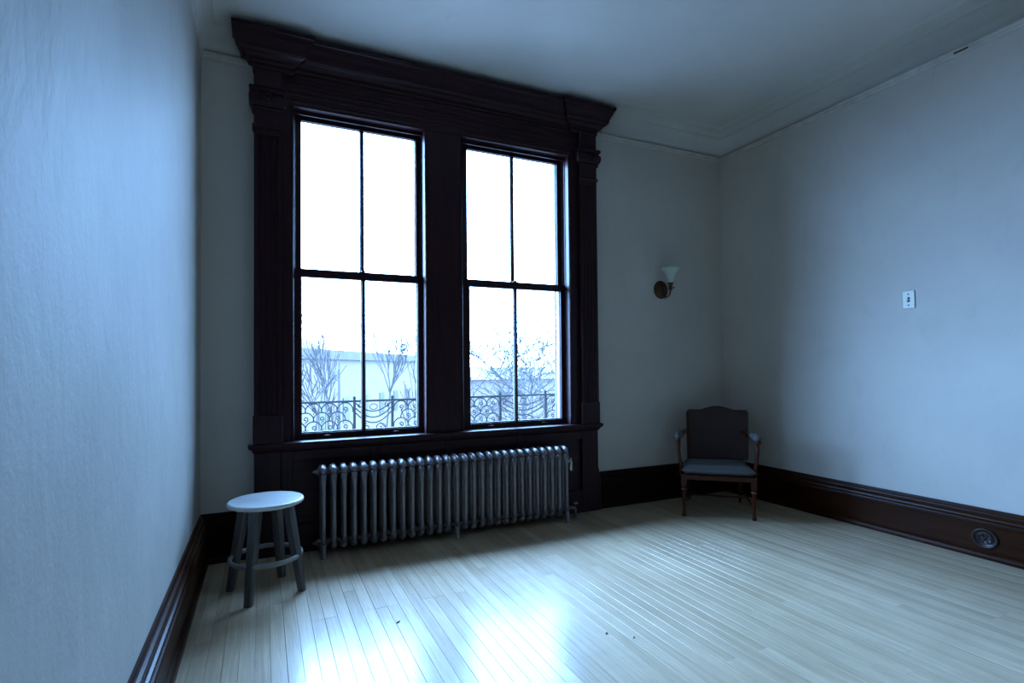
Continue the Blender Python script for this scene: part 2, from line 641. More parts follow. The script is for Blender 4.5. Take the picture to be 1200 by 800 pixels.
def fluted(x0, x1, name='pilaster'):
    n, mrg = 4, 0.022
    wv = (x1 - x0 - 2 * mrg) / n
    poly = [(x0, -0.003), (x0, FP)]
    for k in range(n):
        a = x0 + mrg + k * wv
        poly.append((a + 0.004, FP))
        for q in range(1, 6):
            t = q / 6
            poly.append((a + 0.004 + (wv - 0.008) * t, FP + 0.011 * math.sin(PI * t)))
        poly.append((a + wv - 0.004, FP))
    poly += [(x1, FP), (x1, -0.003)]
    return MB().extrude(poly, 'z', 0.98, 2.93).obj(name, M_MAHO, ts)


for x0, x1 in ((XL0, XL1), (XR0, XR1)):
    fluted(x0, x1)
    MB().box(x0 - 0.006, x1 + 0.006, FP - 0.008, -0.003, ZL + 0.001, 0.979).obj('plinth_block', M_MAHO, ts, 0.004)
    MB().box(x0 - 0.001, x1 + 0.001, FP - 0.001, -0.003, 2.931, ZC + 0.01).obj('pilaster_top', M_MAHO, ts, 0.003)
    neck = [(0, 2.975), (0.008, 2.978), (0.012, 2.99), (0.008, 3.002), (0, 3.005)]
    capi = [(0, 3.105), (0.010, 3.108), (0.016, 3.118), (0.008, 3.128), (0.020, 3.138), (0.030, 3.158), (0.033, 3.185), (0.030, 3.205),
            (0.018, 3.216), (0.016, 3.224), (0.028, 3.234), (0.032, 3.248), (0.026, 3.262), (0.010, 3.268), (0, 3.270)]
    pth = [(x0, -0.004), (x0, FP), (x1, FP), (x1, -0.004)]
    MB().mitre(pth, neck).obj('neck_moulding', M_MAHX, ts)
    MB().mitre(pth, capi).obj('capital', M_MAHX, ts)
    ros = MB()
    cx = (x0 + x1) / 2
    Mr = Matrix.Translation((cx, FP - 0.030, 3.182)) @ Matrix.Rotation(PI / 2, 4, 'X')
    ros.lathe([(0.040, 0.0), (0.040, 0.006), (0.030, 0.012), (0.018, 0.008), (0.014, 0.016), (0.0, 0.020)], 20, Mr)
    for q in range(8):
        a = q * PI / 4
        ros.lathe([(0.0, -0.002), (0.009, 0.002), (0.008, 0.010), (0, 0.013)], 8,
                  Mr @ Matrix.Translation((0.029 * math.cos(a), 0.029 * math.sin(a), 0.002)))
    ros.obj('rosette', M_MAHX, ts)

# flat inner casings, mullion and head
for x0, x1 in ((XL1 + 0.001, 0.585), (2.868, XR0 - 0.001)):
    MB().box(x0, x1, FF, -0.003, ZL + 0.001, ZH + 0.0).obj('inner_casing', M_MAHO, ts, 0.003)
MB().box(1.548, 1.862, FF, -0.003, ZL + 0.001, ZH).obj('mullion', M_MAHO, ts, 0.003)
for x in (0.575, 1.556, 1.854, 2.878):
    MB().tube([(x, FF - 0.001, ZL + 0.005), (x, FF - 0.001, ZH - 0.001)], 0.006, 8).obj('edge_bead', M_MAHO, ts)
MB().box(XL1 + 0.001, XR0 - 0.001, FF, -0.003, ZH + 0.001, ZC + 0.01).obj('head_board', M_MAHX, ts, 0.003)
hm = [(0, 3.262), (0.006, 3.264), (0.013, 3.270), (0.015, 3.280), (0.010, 3.288), (0.004, 3.291), (0, 3.292)]
MB().mitre([(XL1 + 0.035, FF), (XR0 - 0.035, FF)], hm).obj('head_moulding', M_MAHX, ts)
hm2 = [(o * 1.3, z + 0.065) for o, z in hm]
MB().mitre([(XL1 + 0.035, FF), (XR0 - 0.035, FF)], hm2).obj('head_moulding', M_MAHX, ts)
hm3 = [(o * 0.7, z - 0.052) for o, z in hm]
for a, b in ((0.57, 1.56), (1.85, 2.885)):
    MB().mitre([(a, FF), (b, FF)], hm3).obj('head_moulding', M_MAHX, ts)

# cornice that breaks forward over the two pilasters
cpath = [(XL0, -0.004), (XL0, FP), (0.580, FP), (0.580, FF), (2.880, FF), (2.880, FP), (XR1, FP), (XR1, -0.004)]
cprof = [(0, ZC), (0.006, ZC), (0.010, ZC + 0.020), (0.006, ZC + 0.038), (0.020, ZC + 0.048), (0.036, ZC + 0.052), (0.040, ZC + 0.064),
         (0.052, ZC + 0.078), (0.074, ZC + 0.088), (0.086, ZC + 0.100), (0.088, ZC + 0.118), (0.092, ZC + 0.130), (0.100, ZC + 0.148),
         (0.112, ZC + 0.170), (0.122, ZC + 0.196), (0.126, ZC + 0.204), (0.134, ZC + 0.208), (0.136, ZC + 0.232), (0.130, ZC + 0.238), (0, ZC + 0.238)]
MB().mitre(cpath, cprof).obj('cornice', M_MAHX, ts)

# window ledge, its moulding and the panelled apron
led = MB()
led.box(XL0 - 0.004, XR1 + 0.004, FP - 0.012, -0.002, ZL - 0.024, ZL)
led.obj('ledge', M_MAHX, ts, 0.006)
for a, b in ((0.575, 1.560), (1.850, 2.880)):
    MB().box(a, b, -0.001, 0.034, ZL - 0.024, ZL - 0.001).obj('ledge', M_MAHX, ts, 0.002)
for sx in (0, 1):
    xa = (XL0 - 0.028) if sx == 0 else (XR1 + 0.003)
    MB().mitre([(xa, -0.004), (xa, FP - 0.006), (xa + 0.025, FP - 0.006), (xa + 0.025, -0.004)],
               [(0, ZL - 0.036), (0.003, ZL - 0.026), (0.008, ZL - 0.020), (0.008, ZL - 0.004), (0, ZL)]).obj('ledge_horn', M_MAHX, ts)
MB().mitre([(XL0 + 0.002, -0.004), (XL0 + 0.002, -0.082), (XR1 - 0.002, -0.082), (XR1 - 0.002, -0.004)],
           [(0, ZL - 0.062), (0.006, ZL - 0.060), (0.014, ZL - 0.046), (0.020, ZL - 0.032), (0.022, ZL - 0.025), (0, ZL - 0.025)]).obj('ledge_moulding', M_MAHX, ts)
MB().box(XL0 + 0.001, XR1 - 0.001, -0.050, -0.003, 0.0, ZL - 0.063).obj('apron_board', M_MAHX, ts)
stiles = [XL0, 0.50, 1.12, 1.70, 2.33, 2.97]
for k, x in enumerate(stiles):
    wv = 0.17 if k in (0, 5) else 0.07
    MB().box(x + 0.002, x + wv, -0.082, -0.051, 0.001, ZL - 0.064).obj('apron_stile', M_MAHO, ts, 0.003)
for z0, z1 in ((0.001, 0.20), (ZL - 0.135, ZL - 0.064)):
    for k in range(5):
        wv = 0.17 if k == 0 else 0.07
        MB().box(stiles[k] + wv + 0.001, stiles[k + 1] + 0.001, -0.080, -0.051, z0, z1).obj('apron_rail', M_MAHX, ts, 0.003)
# foot of the surround sweeps out to the baseboard
MB().extrude([(XR1, 0.0), (XR1 + 0.022, 0.0), (XR1 + 0.022, 0.315), (XR1 + 0.010, 0.34), (XR1 + 0.001, 0.385), (XR1, 0.385)], 'y', -0.078, -0.054).obj('casing_foot', M_MAHO, ts)

# ------------------------------------------------------------------ sash windows
M_SASH = M_MAHO
M_REVEAL = plain('pale_outer_frame_paint', (0.06, 0.055, 0.05), 0.6)


def window(name, x0, x1, gx0, gx1, mx, label):
    """x0..x1 clear opening, gx0..gx1 glass, mx centre bar"""
    e = struct_empty(name, label, 'window')
    jl, jr = x0 - 0.028, x1 + 0.013
    # box frame lining the opening
    MB().box(jl, x0, -0.002, 0.16, 0.762, 3.218).obj('jamb', M_MAHO, e)
    MB().box(x1, jr + 0.0, -0.002, 0.16, 0.762, 3.218).obj('jamb', M_MAHO, e)
    MB().box(x0, x1, -0.002, 0.16, 3.192, 3.218).obj('head_jamb', M_MAHX, e)
    # beads that hold the two sashes
    for bx0, bx1 in ((x0, x0 + 0.011), (x1 - 0.011, x1)):
        MB().box(bx0, bx1, 0.000, 0.016, ZL + 0.001, 3.191).obj('stop_bead', M_MAHO, e, 0.003)
        MB().box(bx0, bx1, 0.056, 0.066, 0.80, 3.191).obj('parting_bead', M_REVEAL, e)
    MB().box(x0 + 0.011, x1 - 0.011, 0.000, 0.016, 3.165, 3.191).obj('stop_bead', M_MAHX, e, 0.003)
    MB().box(x0 - 0.03, x1 + 0.02, 0.036, 0.30, 0.725, 0.779).obj('outer_sill', M_STONE, e, 0.004)

    def sash(nm, y0, y1, zb, zt, zgb, zgt, sub):
        s_ = MB()
        s_.box(x0 + 0.001, gx0, y0, y1, zb, zt)
        s_.box(gx1, x1 - 0.001, y0, y1, zb, zt)
        s_.box(gx0, gx1, y0, y1, zb, zgb)
        s_.box(gx0, gx1, y0, y1, zgt, zt)
        o = s_.obj(nm, M_SASH, e)
        ym = (y0 + y1) / 2
        MB().box(mx - 0.011, mx + 0.011, y0 + 0.006, y1 - 0.006, zgb, zgt).obj('glazing_bar', M_SASH, o, 0.003)
        # putty fillets round each pane
        for a, b in ((gx0, mx - 0.011), (mx + 0.011, gx1)):
            p_ = MB()
            q = 0.0022
            p_.add([(a, ym - q, zgb), (b, ym - q, zgb), (b, ym - q, zgt), (a, ym - q, zgt)], [(0, 1, 2, 3)])
            p_.obj('pane', M_PANE, o)
            f_ = MB()
            f_.box(a, b, ym, y1 - 0.004, zgb, zgb + 0.010)
            f_.box(a, a + 0.006, ym, y1 - 0.004, zgb + 0.010, zgt)
            f_.box(b - 0.006, b, ym, y1 - 0.004, zgb + 0.010, zgt)
            f_.obj('putty', M_REVEAL, o)
        return o
    sash('upper_sash', 0.067, 0.105, 1.985, 3.190, 2.038, 3.152, 0)
    lo_ = sash('lower_sash', 0.017, 0.055, 0.780, 2.032, 0.828, 1.976, 1)
    # cam lock on the meeting rail
    lk = MB()
    lk.box(mx - 0.026, mx + 0.026, 0.020, 0.052, 2.033, 2.039)
    lk.lathe([(0.014, 0), (0.013, 0.010), (0.006, 0.013)], 12, Matrix.Translation((mx, 0.036, 2.039)))
    lk.tube([(mx, 0.036, 2.046), (mx + 0.020, 0.030, 2.050), (mx + 0.034, 0.024, 2.060)], [0.005, 0.004, 0.006], 8)
    lk.obj('sash_lock', M_BRONZE, e)
    # two finger lifts on the bottom rail
    for lx in (gx0 + 0.18, gx1 - 0.18):
        MB().tube([(lx - 0.022, 0.016, 0.805), (lx - 0.018, 0.004, 0.808), (lx + 0.018, 0.004, 0.808), (lx + 0.022, 0.016, 0.805)], 0.004, 6).obj('sash_lift', M_BRONZE, e)
    # outer reveal boards, light paint
    MB().box(jl - 0.04, x0 - 0.016, 0.221, 0.235, 0.78, 3.218).obj('outer_reveal', M_REVEAL, e)
    MB().box(x1 + 0.004, jr + 0.04, 0.221, 0.235, 0.78, 3.218).obj('outer_reveal', M_REVEAL, e)
    return e


window('window_1', 0.585, 1.560, 0.637, 1.508, 1.084, 'left tall double-hung sash window with four panes')
window('window_2', 1.870, 2.876, 1.950, 2.822, 2.378, 'right tall double-hung sash window with four panes')

# ------------------------------------------------------------------ radiator
rad = thing('radiator', 'long silver-grey cast iron column radiator under the double window', 'radiator', (0, 0, 0))
RX0, NS, PITCH = 0.762, 29, 0.0690
RY, RZT, RZB = -0.205, 0.618, 0.105


def rad_section(leg):
    b = MB()
    for dy in (-0.068, 0.0, 0.068):
        rr = 0.0165
        pts = [(0, dy, 0.095), (0, dy, 0.14), (0, dy, 0.30), (0, dy, 0.50), (0, dy, 0.57)]
        b.tube(pts, [0.019, rr, rr - 0.001, rr, 0.021], 10)
    # rounded header and footer lobes
    for z, f in ((0.588, 1), (0.088, -1)):
        pts, rs = [], []
        for q in range(13):
            t = -1 + q / 6
            pts.append((0, t * 0.084, z + f * (0.020 * (1 - t * t) - 0.010 * abs(t) ** 4)))
            rs.append(0.0245 * math.sqrt(max(0.10, 1 - abs(t) ** 5)))
        b.tube(pts, rs, 12)
    # hubs joining neighbours
    for z in (0.583, 0.092):
        for dy in (0.0,):
            b.tube([(-0.0345, dy, z), (0.0345, dy, z)], 0.021, 12)
            b.tube([(-0.0345, dy, z), (-0.028, dy, z)], 0.025, 12)
            b.tube([(0.028, dy, z), (0.0345, dy, z)], 0.025, 12)
    if leg:
        for dy in (-0.07, 0.07):
            b.tube([(0, dy, 0.088), (0, dy * 1.05, 0.05), (0, dy * 1.12, 0.010), (0, dy * 1.15, 0.001)], [0.019, 0.014, 0.016, 0.021], 10)
    return b


secs = {}
for k in range(NS):
    leg = k in (0, NS - 1, NS // 2)
    if leg not in secs:
        secs[leg] = rad_section(leg).obj('radiator_section', M_RAD, rad)
        o = secs[leg]
    else:
        o = copy_of(secs[leg], rad)
    o.location = (RX0 + PITCH * k, RY, 0.0)
xe = RX0 + PITCH * (NS - 1)
for z in (0.583, 0.092):
    p_ = MB()
    Mx = Matrix.Translation((RX0 - 0.024, RY, z)) @ Matrix.Rotation(-PI / 2, 4, 'Y')
    p_.lathe([(0.026, 0), (0.026, 0.010), (0.018, 0.012), (0.018, 0.022), (0.011, 0.024), (0.009, 0.038), (0.004, 0.042)], 16, Mx)
    p_.obj('end_plug', M_RAD, rad)
p_ = MB()
Mx = Matrix.Translation((xe + 0.024, RY, 0.583)) @ Matrix.Rotation(PI / 2, 4, 'Y')
p_.lathe([(0.026, 0), (0.026, 0.008), (0.014, 0.010), (0.014, 0.020)], 16, Mx)
p_.obj('end_plug', M_RAD, rad)
# air vent at the right end: stem and hanging canister
vt = MB()
vx = xe + 0.060
vt.tube([(xe + 0.02, RY - 0.035, 0.50), (vx - 0.012, RY - 0.035, 0.50), (vx, RY - 0.035, 0.50)], 0.006, 8)
vt.lathe([(0.012, 0.415), (0.017, 0.420), (0.017, 0.487), (0.012, 0.495), (0.006, 0.510), (0.009, 0.513), (0.009, 0.523), (0.003, 0.527)], 14,
         Matrix.Translation((vx, RY - 0.035, 0)))
vt.obj('air_vent', M_VENT, rad)
# supply valve and pipe
pp = MB()
px = xe + 0.125
pp.tube([(xe + 0.02, RY, 0.092), (xe + 0.07, RY, 0.092), (px - 0.02, RY, 0.092), (px - 0.006, RY, 0.086), (px, RY, 0.07), (px, RY, 0.03), (px, RY, 0.0015)], 0.012, 10)
pp.tube([(xe + 0.034, RY, 0.092), (xe + 0.058, RY, 0.092)], 0.020, 6)
pp.tube([(px - 0.045, RY, 0.092), (px - 0.028, RY, 0.092)], 0.017, 6)
pp.lathe([(0.028, 0.0008), (0.028, 0.004), (0.014, 0.010)], 16, Matrix.Translation((px, RY, 0)))
po = pp.obj('supply_pipe', M_RAD, rad)
MB().lathe([(0.006, 0.09), (0.006, 0.118), (0.019, 0.120), (0.021, 0.127), (0.018, 0.135), (0.006, 0.138)], 14,
           Matrix.Translation((px, RY, 0))).obj('valve_knob', M_RAD, po)

# ------------------------------------------------------------------ stool
SCX, SCY = 0.402, -0.676
st = thing('stool', 'round grey wooden stool with a foot ring in the left corner by the radiator', 'stool', (SCX, SCY, 0), math.radians(-25))
R = 0.208
MB().lathe([(R - 0.020, 0.508), (R - 0.006, 0.511), (R, 0.519), (R, 0.527), (R - 0.003, 0.533), (R - 0.008, 0.536), (R - 0.014, 0.5345), (R - 0.05, 0.5335), (0.10, 0.533), (0.0, 0.533)],
           64).obj('seat', M_STOOL, st)
for k in range(4):
    a = k * PI / 2
    top, foot = 0.128, 0.212
    b = MB()
    ca, sa = math.cos(a), math.sin(a)
    rings = []
    for t, hw, ht in ((0, 0.0215, 0.0205), (0.10, 0.0225, 0.0215), (0.45, 0.0275, 0.026), (0.62, 0.029, 0.027), (0.88, 0.0305, 0.028), (1.0, 0.030, 0.028)):
        r = foot + (top - foot) * t
        z = 0.0005 + 0.507 * t
        ring = []
        for sx, sy in ((-1, -0.6), (-0.6, -1), (0.6, -1), (1, -0.6), (1, 0.6), (0.6, 1), (-0.6, 1), (-1, 0.6)):
            u, v = r + ht * sx, hw * sy
            ring.append((u * ca - v * sa, u * sa + v * ca, z))
        rings.append(ring)
    vs = [q for r_ in rings for q in r_]
    fs = [(i * 8 + j, i * 8 + (j + 1) % 8, (i + 1) * 8 + (j + 1) % 8, (i + 1) * 8 + j) for i in range(len(rings) - 1) for j in range(8)]
    fs += [tuple(reversed(range(8))), tuple(8 * (len(rings) - 1) + j for j in range(8))]
    b.add(vs, fs, False)
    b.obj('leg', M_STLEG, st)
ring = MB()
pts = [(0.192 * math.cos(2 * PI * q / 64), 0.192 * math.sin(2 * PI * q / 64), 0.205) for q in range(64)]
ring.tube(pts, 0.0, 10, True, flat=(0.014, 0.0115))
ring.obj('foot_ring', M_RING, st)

# ------------------------------------------------------------------ armchair
ch = thing('armchair', 'low upholstered wooden armchair with grey seat in the dark far corner', 'armchair', (3.888, -0.764, 0), math.radians(-42))
# local frame: x to the sitter's left as seen from the front, y towards the back, z up


def rounded_slab(x0, x1, y0, y1, z0, z1, bulge, nx=10, ny=8, taper=0.0, r=0.03):
    b = MB()
    grid = {}
    vs, fs = [], []

    def outline(t, s_):
        return t, s_
    for layer, (zf) in enumerate((0, 1)):
        for i in range(nx + 1):
            for j in range(ny + 1):
                u, v = i / nx * 2 - 1, j / ny * 2 - 1
                edge = max(abs(u), abs(v))
                k = 1 - max(0, (edge - 0.8)) / 0.2
                k = math.sqrt(max(0, 1 - (1 - k) ** 2))
                tp = 1 - taper * (v * 0.5 + 0.5)
                cor = 1 - 0.03 * (abs(u) * abs(v)) ** 6
                x = (x0 + x1) / 2 + u * (x1 - x0) / 2 * tp * cor
                y = (y0 + y1) / 2 + v * (y1 - y0) / 2 * cor
                zm = (z0 + z1) / 2
                if zf:
                    z = zm + (z1 - zm) * k + bulge * (1 - u * u) * (1 - v * v)
                else:
                    z = zm - (zm - z0) * k
                grid[layer, i, j] = len(vs)
                vs.append((x, y, z))
    for i in range(nx):
        for j in range(ny):
            fs.append((grid[1, i, j], grid[1, i + 1, j], grid[1, i + 1, j + 1], grid[1, i, j + 1]))
            fs.append((grid[0, i, j + 1], grid[0, i + 1, j + 1], grid[0, i + 1, j], grid[0, i, j]))
    for i in range(nx):
        fs.append((grid[0, i, 0], grid[0, i + 1, 0], grid[1, i + 1, 0], grid[1, i, 0]))
        fs.append((grid[0, i + 1, ny], grid[0, i, ny], grid[1, i, ny], grid[1, i + 1, ny]))
    for j in range(ny):
        fs.append((grid[0, 0, j + 1], grid[0, 0, j], grid[1, 0, j], grid[1, 0, j + 1]))
        fs.append((grid[0, nx, j], grid[0, nx, j + 1], grid[1, nx, j + 1], grid[1, nx, j]))
    return b.add(vs, fs, True)


CW = 0.292   # half width at the seat front
rounded_slab(-CW - 0.008, CW + 0.012, -0.022, 0.475, 0.358, 0.430, 0.018, 14, 10, 0.09).obj('seat', M_FAB, ch)
# seat rails
MB().box(-CW + 0.022, CW - 0.022, -0.006, 0.018, 0.318, 0.360).obj('seat_rail', M_CHAIR, ch, 0.004)
MB().box(-0.235, 0.235, 0.440, 0.464, 0.310, 0.360).obj('seat_rail', M_CHAIR, ch, 0.004)
for s_ in (-1, 1):
    b = MB()
    b.add([(s_ * (CW - 0.012), 0.02, 0.31), (s_ * (CW - 0.036), 0.02, 0.31), (s_ * (CW - 0.036), 0.02, 0.36), (s_ * (CW - 0.012), 0.02, 0.36),
           (s_ * 0.252, 0.45, 0.31), (s_ * 0.230, 0.45, 0.31), (s_ * 0.230, 0.45, 0.36), (s_ * 0.252, 0.45, 0.36)],
          [(0, 1, 2, 3), (4, 7, 6, 5), (0, 4, 5, 1), (1, 5, 6, 2), (2, 6, 7, 3), (3, 7, 4, 0)])
    b.obj('seat_rail', M_CHAIR, ch)
    # turned front leg with square block at the rail
    xl = s_ * (CW - 0.014)
    b = MB()
    b.box(xl - 0.023, xl + 0.023, -0.012, 0.034, 0.262, 0.358)
    b.lathe([(0.012, 0.0005), (0.017, 0.006), (0.019, 0.018), (0.013, 0.032), (0.011, 0.040), (0.017, 0.048), (0.011, 0.056), (0.0125, 0.07), (0.017, 0.15),
             (0.0185, 0.205), (0.015, 0.220), (0.024, 0.230), (0.024, 0.238), (0.014, 0.246), (0.021, 0.256), (0.021, 0.262)], 16,
            Matrix.Translation((xl, 0.011, 0)))
    lg = b.obj('leg', M_CHAIR, ch)
    lg['label'] = 'turned front leg'
    MB().lathe([(0.0245, 0.2315), (0.0255, 0.234), (0.0245, 0.2365)], 16, Matrix.Translation((xl, 0.011, 0))).obj('leg_collar', M_NAIL, lg)
    # plain raked back leg
    xb = s_ * 0.225
    MB().tube([(xb, 0.575, 0.0195), (xb, 0.52, 0.16), (xb, 0.478, 0.34), (xb, 0.485, 0.46), (xb + s_ * 0.003, 0.520, 0.66), (xb + s_ * 0.006, 0.556, 0.855)],
              [0.018, 0.019, 0.021, 0.021, 0.019, 0.016], 4).obj('leg', M_CHAIR, ch)
    # curved arm support, arm and pad
    b = MB()
    xa = s_ * (CW + 0.002)
    b.tube([(xa, 0.060, 0.335), (xa + s_ * 0.004, 0.058, 0.42), (xa + s_ * 0.014, 0.040, 0.50), (xa + s_ * 0.022, 0.030, 0.57), (xa + s_ * 0.022, 0.040, 0.635)],
           [0.019, 0.017, 0.014, 0.014, 0.018], 8)
    b.obj('arm_support', M_CHAIR, ch)
    b = MB()
    b.tube([(xa + s_ * 0.024, -0.004, 0.640), (xa + s_ * 0.026, 0.012, 0.652), (xa + s_ * 0.024, 0.06, 0.655), (xa + s_ * 0.014, 0.22, 0.655), (xa - s_ * 0.010, 0.36, 0.662),
            (xb + s_ * 0.030, 0.510, 0.680)], [0.016, 0.023, 0.023, 0.021, 0.020, 0.017], 10)
    ar = b.obj('arm', M_CHAIR, ch)
    b = MB()
    b.tube([(xa + s_ * 0.024, 0.010, 0.668), (xa + s_ * 0.025, 0.025, 0.677), (xa + s_ * 0.022, 0.09, 0.681), (xa + s_ * 0.014, 0.20, 0.681), (xa + s_ * 0.004, 0.285, 0.680), (xa, 0.30, 0.672)],
           [0.012, 0.028, 0.034, 0.033, 0.027, 0.010], 12)
    b.obj('arm_pad', M_FAB, ar)


# upholstered back with a humped crest, leaning backwards
def back_outline(n=40):
    """closed outline (x, h) of the back panel; h from 0 at the bottom"""
    pts = [(-0.245, 0.0), (0.245, 0.0), (0.258, 0.02), (0.268, 0.30), (0.274, 0.435), (0.270, 0.452), (0.256, 0.462), (0.20, 0.465), (0.150, 0.467)]
    for q in range(1, 10):
        t = q / 10
        x = 0.150 - 0.300 * t
        pts.append((x, 0.467 + 0.036 * math.sin(PI * t) ** 1.3))
    pts += [(-0.150, 0.467), (-0.20, 0.465), (-0.256, 0.462), (-0.270, 0.452), (-0.274, 0.435), (-0.268, 0.30), (-0.258, 0.02)]
    return pts


def slab_from_outline(poly, d0, d1, puff, shrink, M):
    """front face puffed out, edges rounded"""
    cx, cz = 0.0, sum(p[1] for p in poly) / len(poly)
    rings = []
    for sc, d in ((0.0, d0 - puff), (0.35, d0 - puff * 0.92), (0.7, d0 - puff * 0.65), (0.90, d0 - puff * 0.3), (0.97, d0), (1.0, d0 + 0.012),
                  (1.0, d1 - 0.006), (0.98, d1), (0.5, d1)):
        rings.append([M @ Vector((cx + (x - cx) * sc, d, cz + (z - cz) * sc)) for x, z in poly])
    b = MB()
    n = len(poly)
    vs = [q for r_ in rings for q in r_]
    fs = [(i * n + j, i * n + (j + 1) % n, (i + 1) * n + (j + 1) % n, (i + 1) * n + j) for i in range(len(rings) - 1) for j in range(n)]
    fs.append(tuple((len(rings) - 1) * n + j for j in range(n)))
    return b.add(vs, fs, True)


Mb = Matrix.Translation((0.036, 0.462, 0.425)) @ Matrix.Rotation(math.radians(-13), 4, 'X')
slab_from_outline(back_outline(), 0.0, 0.038, 0.026, 0.02, Mb).obj('backrest', M_FABB, ch)
# wooden crest rail behind the fabric
cr = []
for q in range(21):
    t = q / 20
    x = -0.258 + 0.516 * t
    h = 0.458 + (0.036 * math.sin(PI * (x + 0.15) / 0.30) ** 1.3 if abs(x) < 0.15 else 0)
    cr.append(Mb @ Vector((x, 0.042, h)))
MB().tube(cr, 0.014, 8).obj('crest_rail', M_CHAIR, ch)
# H stretcher
MB().tube([(-0.262, 0.03, 0.13), (-0.245, 0.52, 0.13)], 0.009, 8).obj('stretcher', M_CHAIR, ch)
MB().tube([(0.262, 0.03, 0.13), (0.245, 0.52, 0.13)], 0.009, 8).obj('stretcher', M_CHAIR, ch)
MB().tube([(-0.253, 0.28, 0.13), (0.253, 0.28, 0.13)], 0.009, 8).obj('stretcher', M_CHAIR, ch)

# ------------------------------------------------------------------ wall sconce
sc = thing('wall_sconce', 'small bronze wall sconce with an upturned frosted glass shade', 'wall lamp', (3.953, 0, 2.048))
Mw = Matrix.Rotation(PI / 2, 4, 'X')
MB().lathe([(0.088, 0.0), (0.090, 0.004), (0.086, 0.009), (0.078, 0.011), (0.072, 0.016), (0.055, 0.024), (0.034, 0.029), (0.016, 0.034), (0.010, 0.042), (0.0, 0.044)],
           40, Mw).obj('wall_plate', M_BRONZE, sc)
arm = MB()
arm.tube([(0.0, -0.036, -0.015), (-0.004, -0.046, -0.048), (-0.002, -0.062, -0.076), (0.008, -0.086, -0.082), (0.014, -0.114, -0.058), (0.015, -0.125, -0.012)],
         [0.008, 0.007, 0.0065, 0.0065, 0.007, 0.008], 10)
arm.lathe([(0, -0.018), (0.007, -0.014), (0.004, -0.004), (0.009, 0.0)], 10, Matrix.Translation((0.000, -0.066, -0.082)))
arm.obj('arm', M_BRONZE, sc)
sk = MB()
Ms = Matrix.Translation((0.015, -0.125, 0))
sk.lathe([(0.009, -0.022), (0.018, -0.012), (0.020, 0.010), (0.017, 0.034), (0.026, 0.040), (0.030, 0.052), (0.024, 0.054)], 18, Ms)
so = sk.obj('socket', M_BRONZE, sc)
MB().tube([(0.032, -0.125, 0.006), (0.052, -0.125, 0.006), (0.060, -0.125, 0.010)], [0.004, 0.004, 0.008], 8).obj('switch_key', M_BRONZE, so)
shp = [(0.022, 0.046), (0.028, 0.060), (0.036, 0.085), (0.048, 0.120), (0.064, 0.155), (0.082, 0.182), (0.092, 0.194)]
MB().lathe(shp + [(r_ - 0.003, z_) for r_, z_ in reversed(shp)] + [], 32, Ms).obj('lamp_shade', M_SHADE, sc)

# ------------------------------------------------------------------ light switch on the right wall
sw = thing('light_switch', 'ivory toggle light switch plate on the right wall', 'light switch', (W, -1.792, 1.777))
MB().box(-0.008, 0.0, -0.042, 0.042, -0.068, 0.068).obj('switch_plate', M_PLATE, sw, 0.006, 3)
MB().box(-0.0095, -0.008, -0.009, 0.009, -0.018, 0.018).obj('toggle_slot', M_BLACK, sw)
tg = MB()
tg.add([(-0.009, -0.006, -0.008), (-0.009, 0.006, -0.008), (-0.009, 0.006, 0.010), (-0.009, -0.006, 0.010),
        (-0.024, -0.004, 0.006), (-0.024, 0.004, 0.006), (-0.022, 0.004, 0.014), (-0.022, -0.004, 0.014)],
       [(0, 1, 2, 3), (4, 7, 6, 5), (0, 4, 5, 1), (1, 5, 6, 2), (2, 6, 7, 3), (3, 7, 4, 0)])
tg.obj('toggle', M_PLATE, sw)
for z in (-0.041, 0.041):
    MB().lathe([(0.005, 0.0), (0.005, 0.0015), (0.0, 0.002)], 12, Matrix.Translation((-0.008, 0, z)) @ Matrix.Rotation(-PI / 2, 4, 'Y')).obj('screw', M_BRONZE, sw)

# ------------------------------------------------------------------ oval ornamental plate on the right baseboard
ov = thing('baseboard_plate', 'oval ornamental dark plate set into the right baseboard', 'vent plate', (W - 0.030, -2.236, 0.134))
Mo = Matrix.Rotation(-PI / 2, 4, 'Y') @ Matrix.Scale(1.0, 4, (0, 1, 0))
M_OVAL = plain('dark_cast_plate', (0.022, 0.013, 0.010), 0.4, 0.1)
Mo = Matrix.Scale(0.92, 4, (0, 0, 1)) @ Matrix.Scale(1.04, 4, (0, 1, 0)) @ Matrix.Rotation(-PI / 2, 4, 'Y')
MB().lathe([(0.070, 0.0), (0.071, 0.006), (0.067, 0.012), (0.061, 0.012), (0.057, 0.007), (0.055, 0.004), (0.0, 0.004)], 40, Mo).obj('plate_rim', M_OVAL, ov)
og = MB()
og.tube([(0.040 * math.cos(a * PI / 12), 0.040 * math.sin(a * PI / 12), 0.005) for a in range(24)], 0.004, 6, True)
og.v = [tuple(Mo @ Vector(q)) for q in og.v]
for q in range(6):
    a = q * PI / 3
    c_ = MB().tube([(0.022 * math.cos(a) + 0.014 * math.cos(b_ * PI / 6), 0.022 * math.sin(a) + 0.014 * math.sin(b_ * PI / 6), 0.006) for b_ in range(12)], 0.003, 6, True)
    og.add([tuple(Mo @ Vector(p)) for p in c_.v], c_.f, True)
og.lathe([(0.010, 0.0), (0.009, 0.006), (0.0, 0.009)], 12, Matrix.Translation((-0.004, 0, 0)) @ Mo)
og.obj('relief_ornament', M_OVAL, ov)

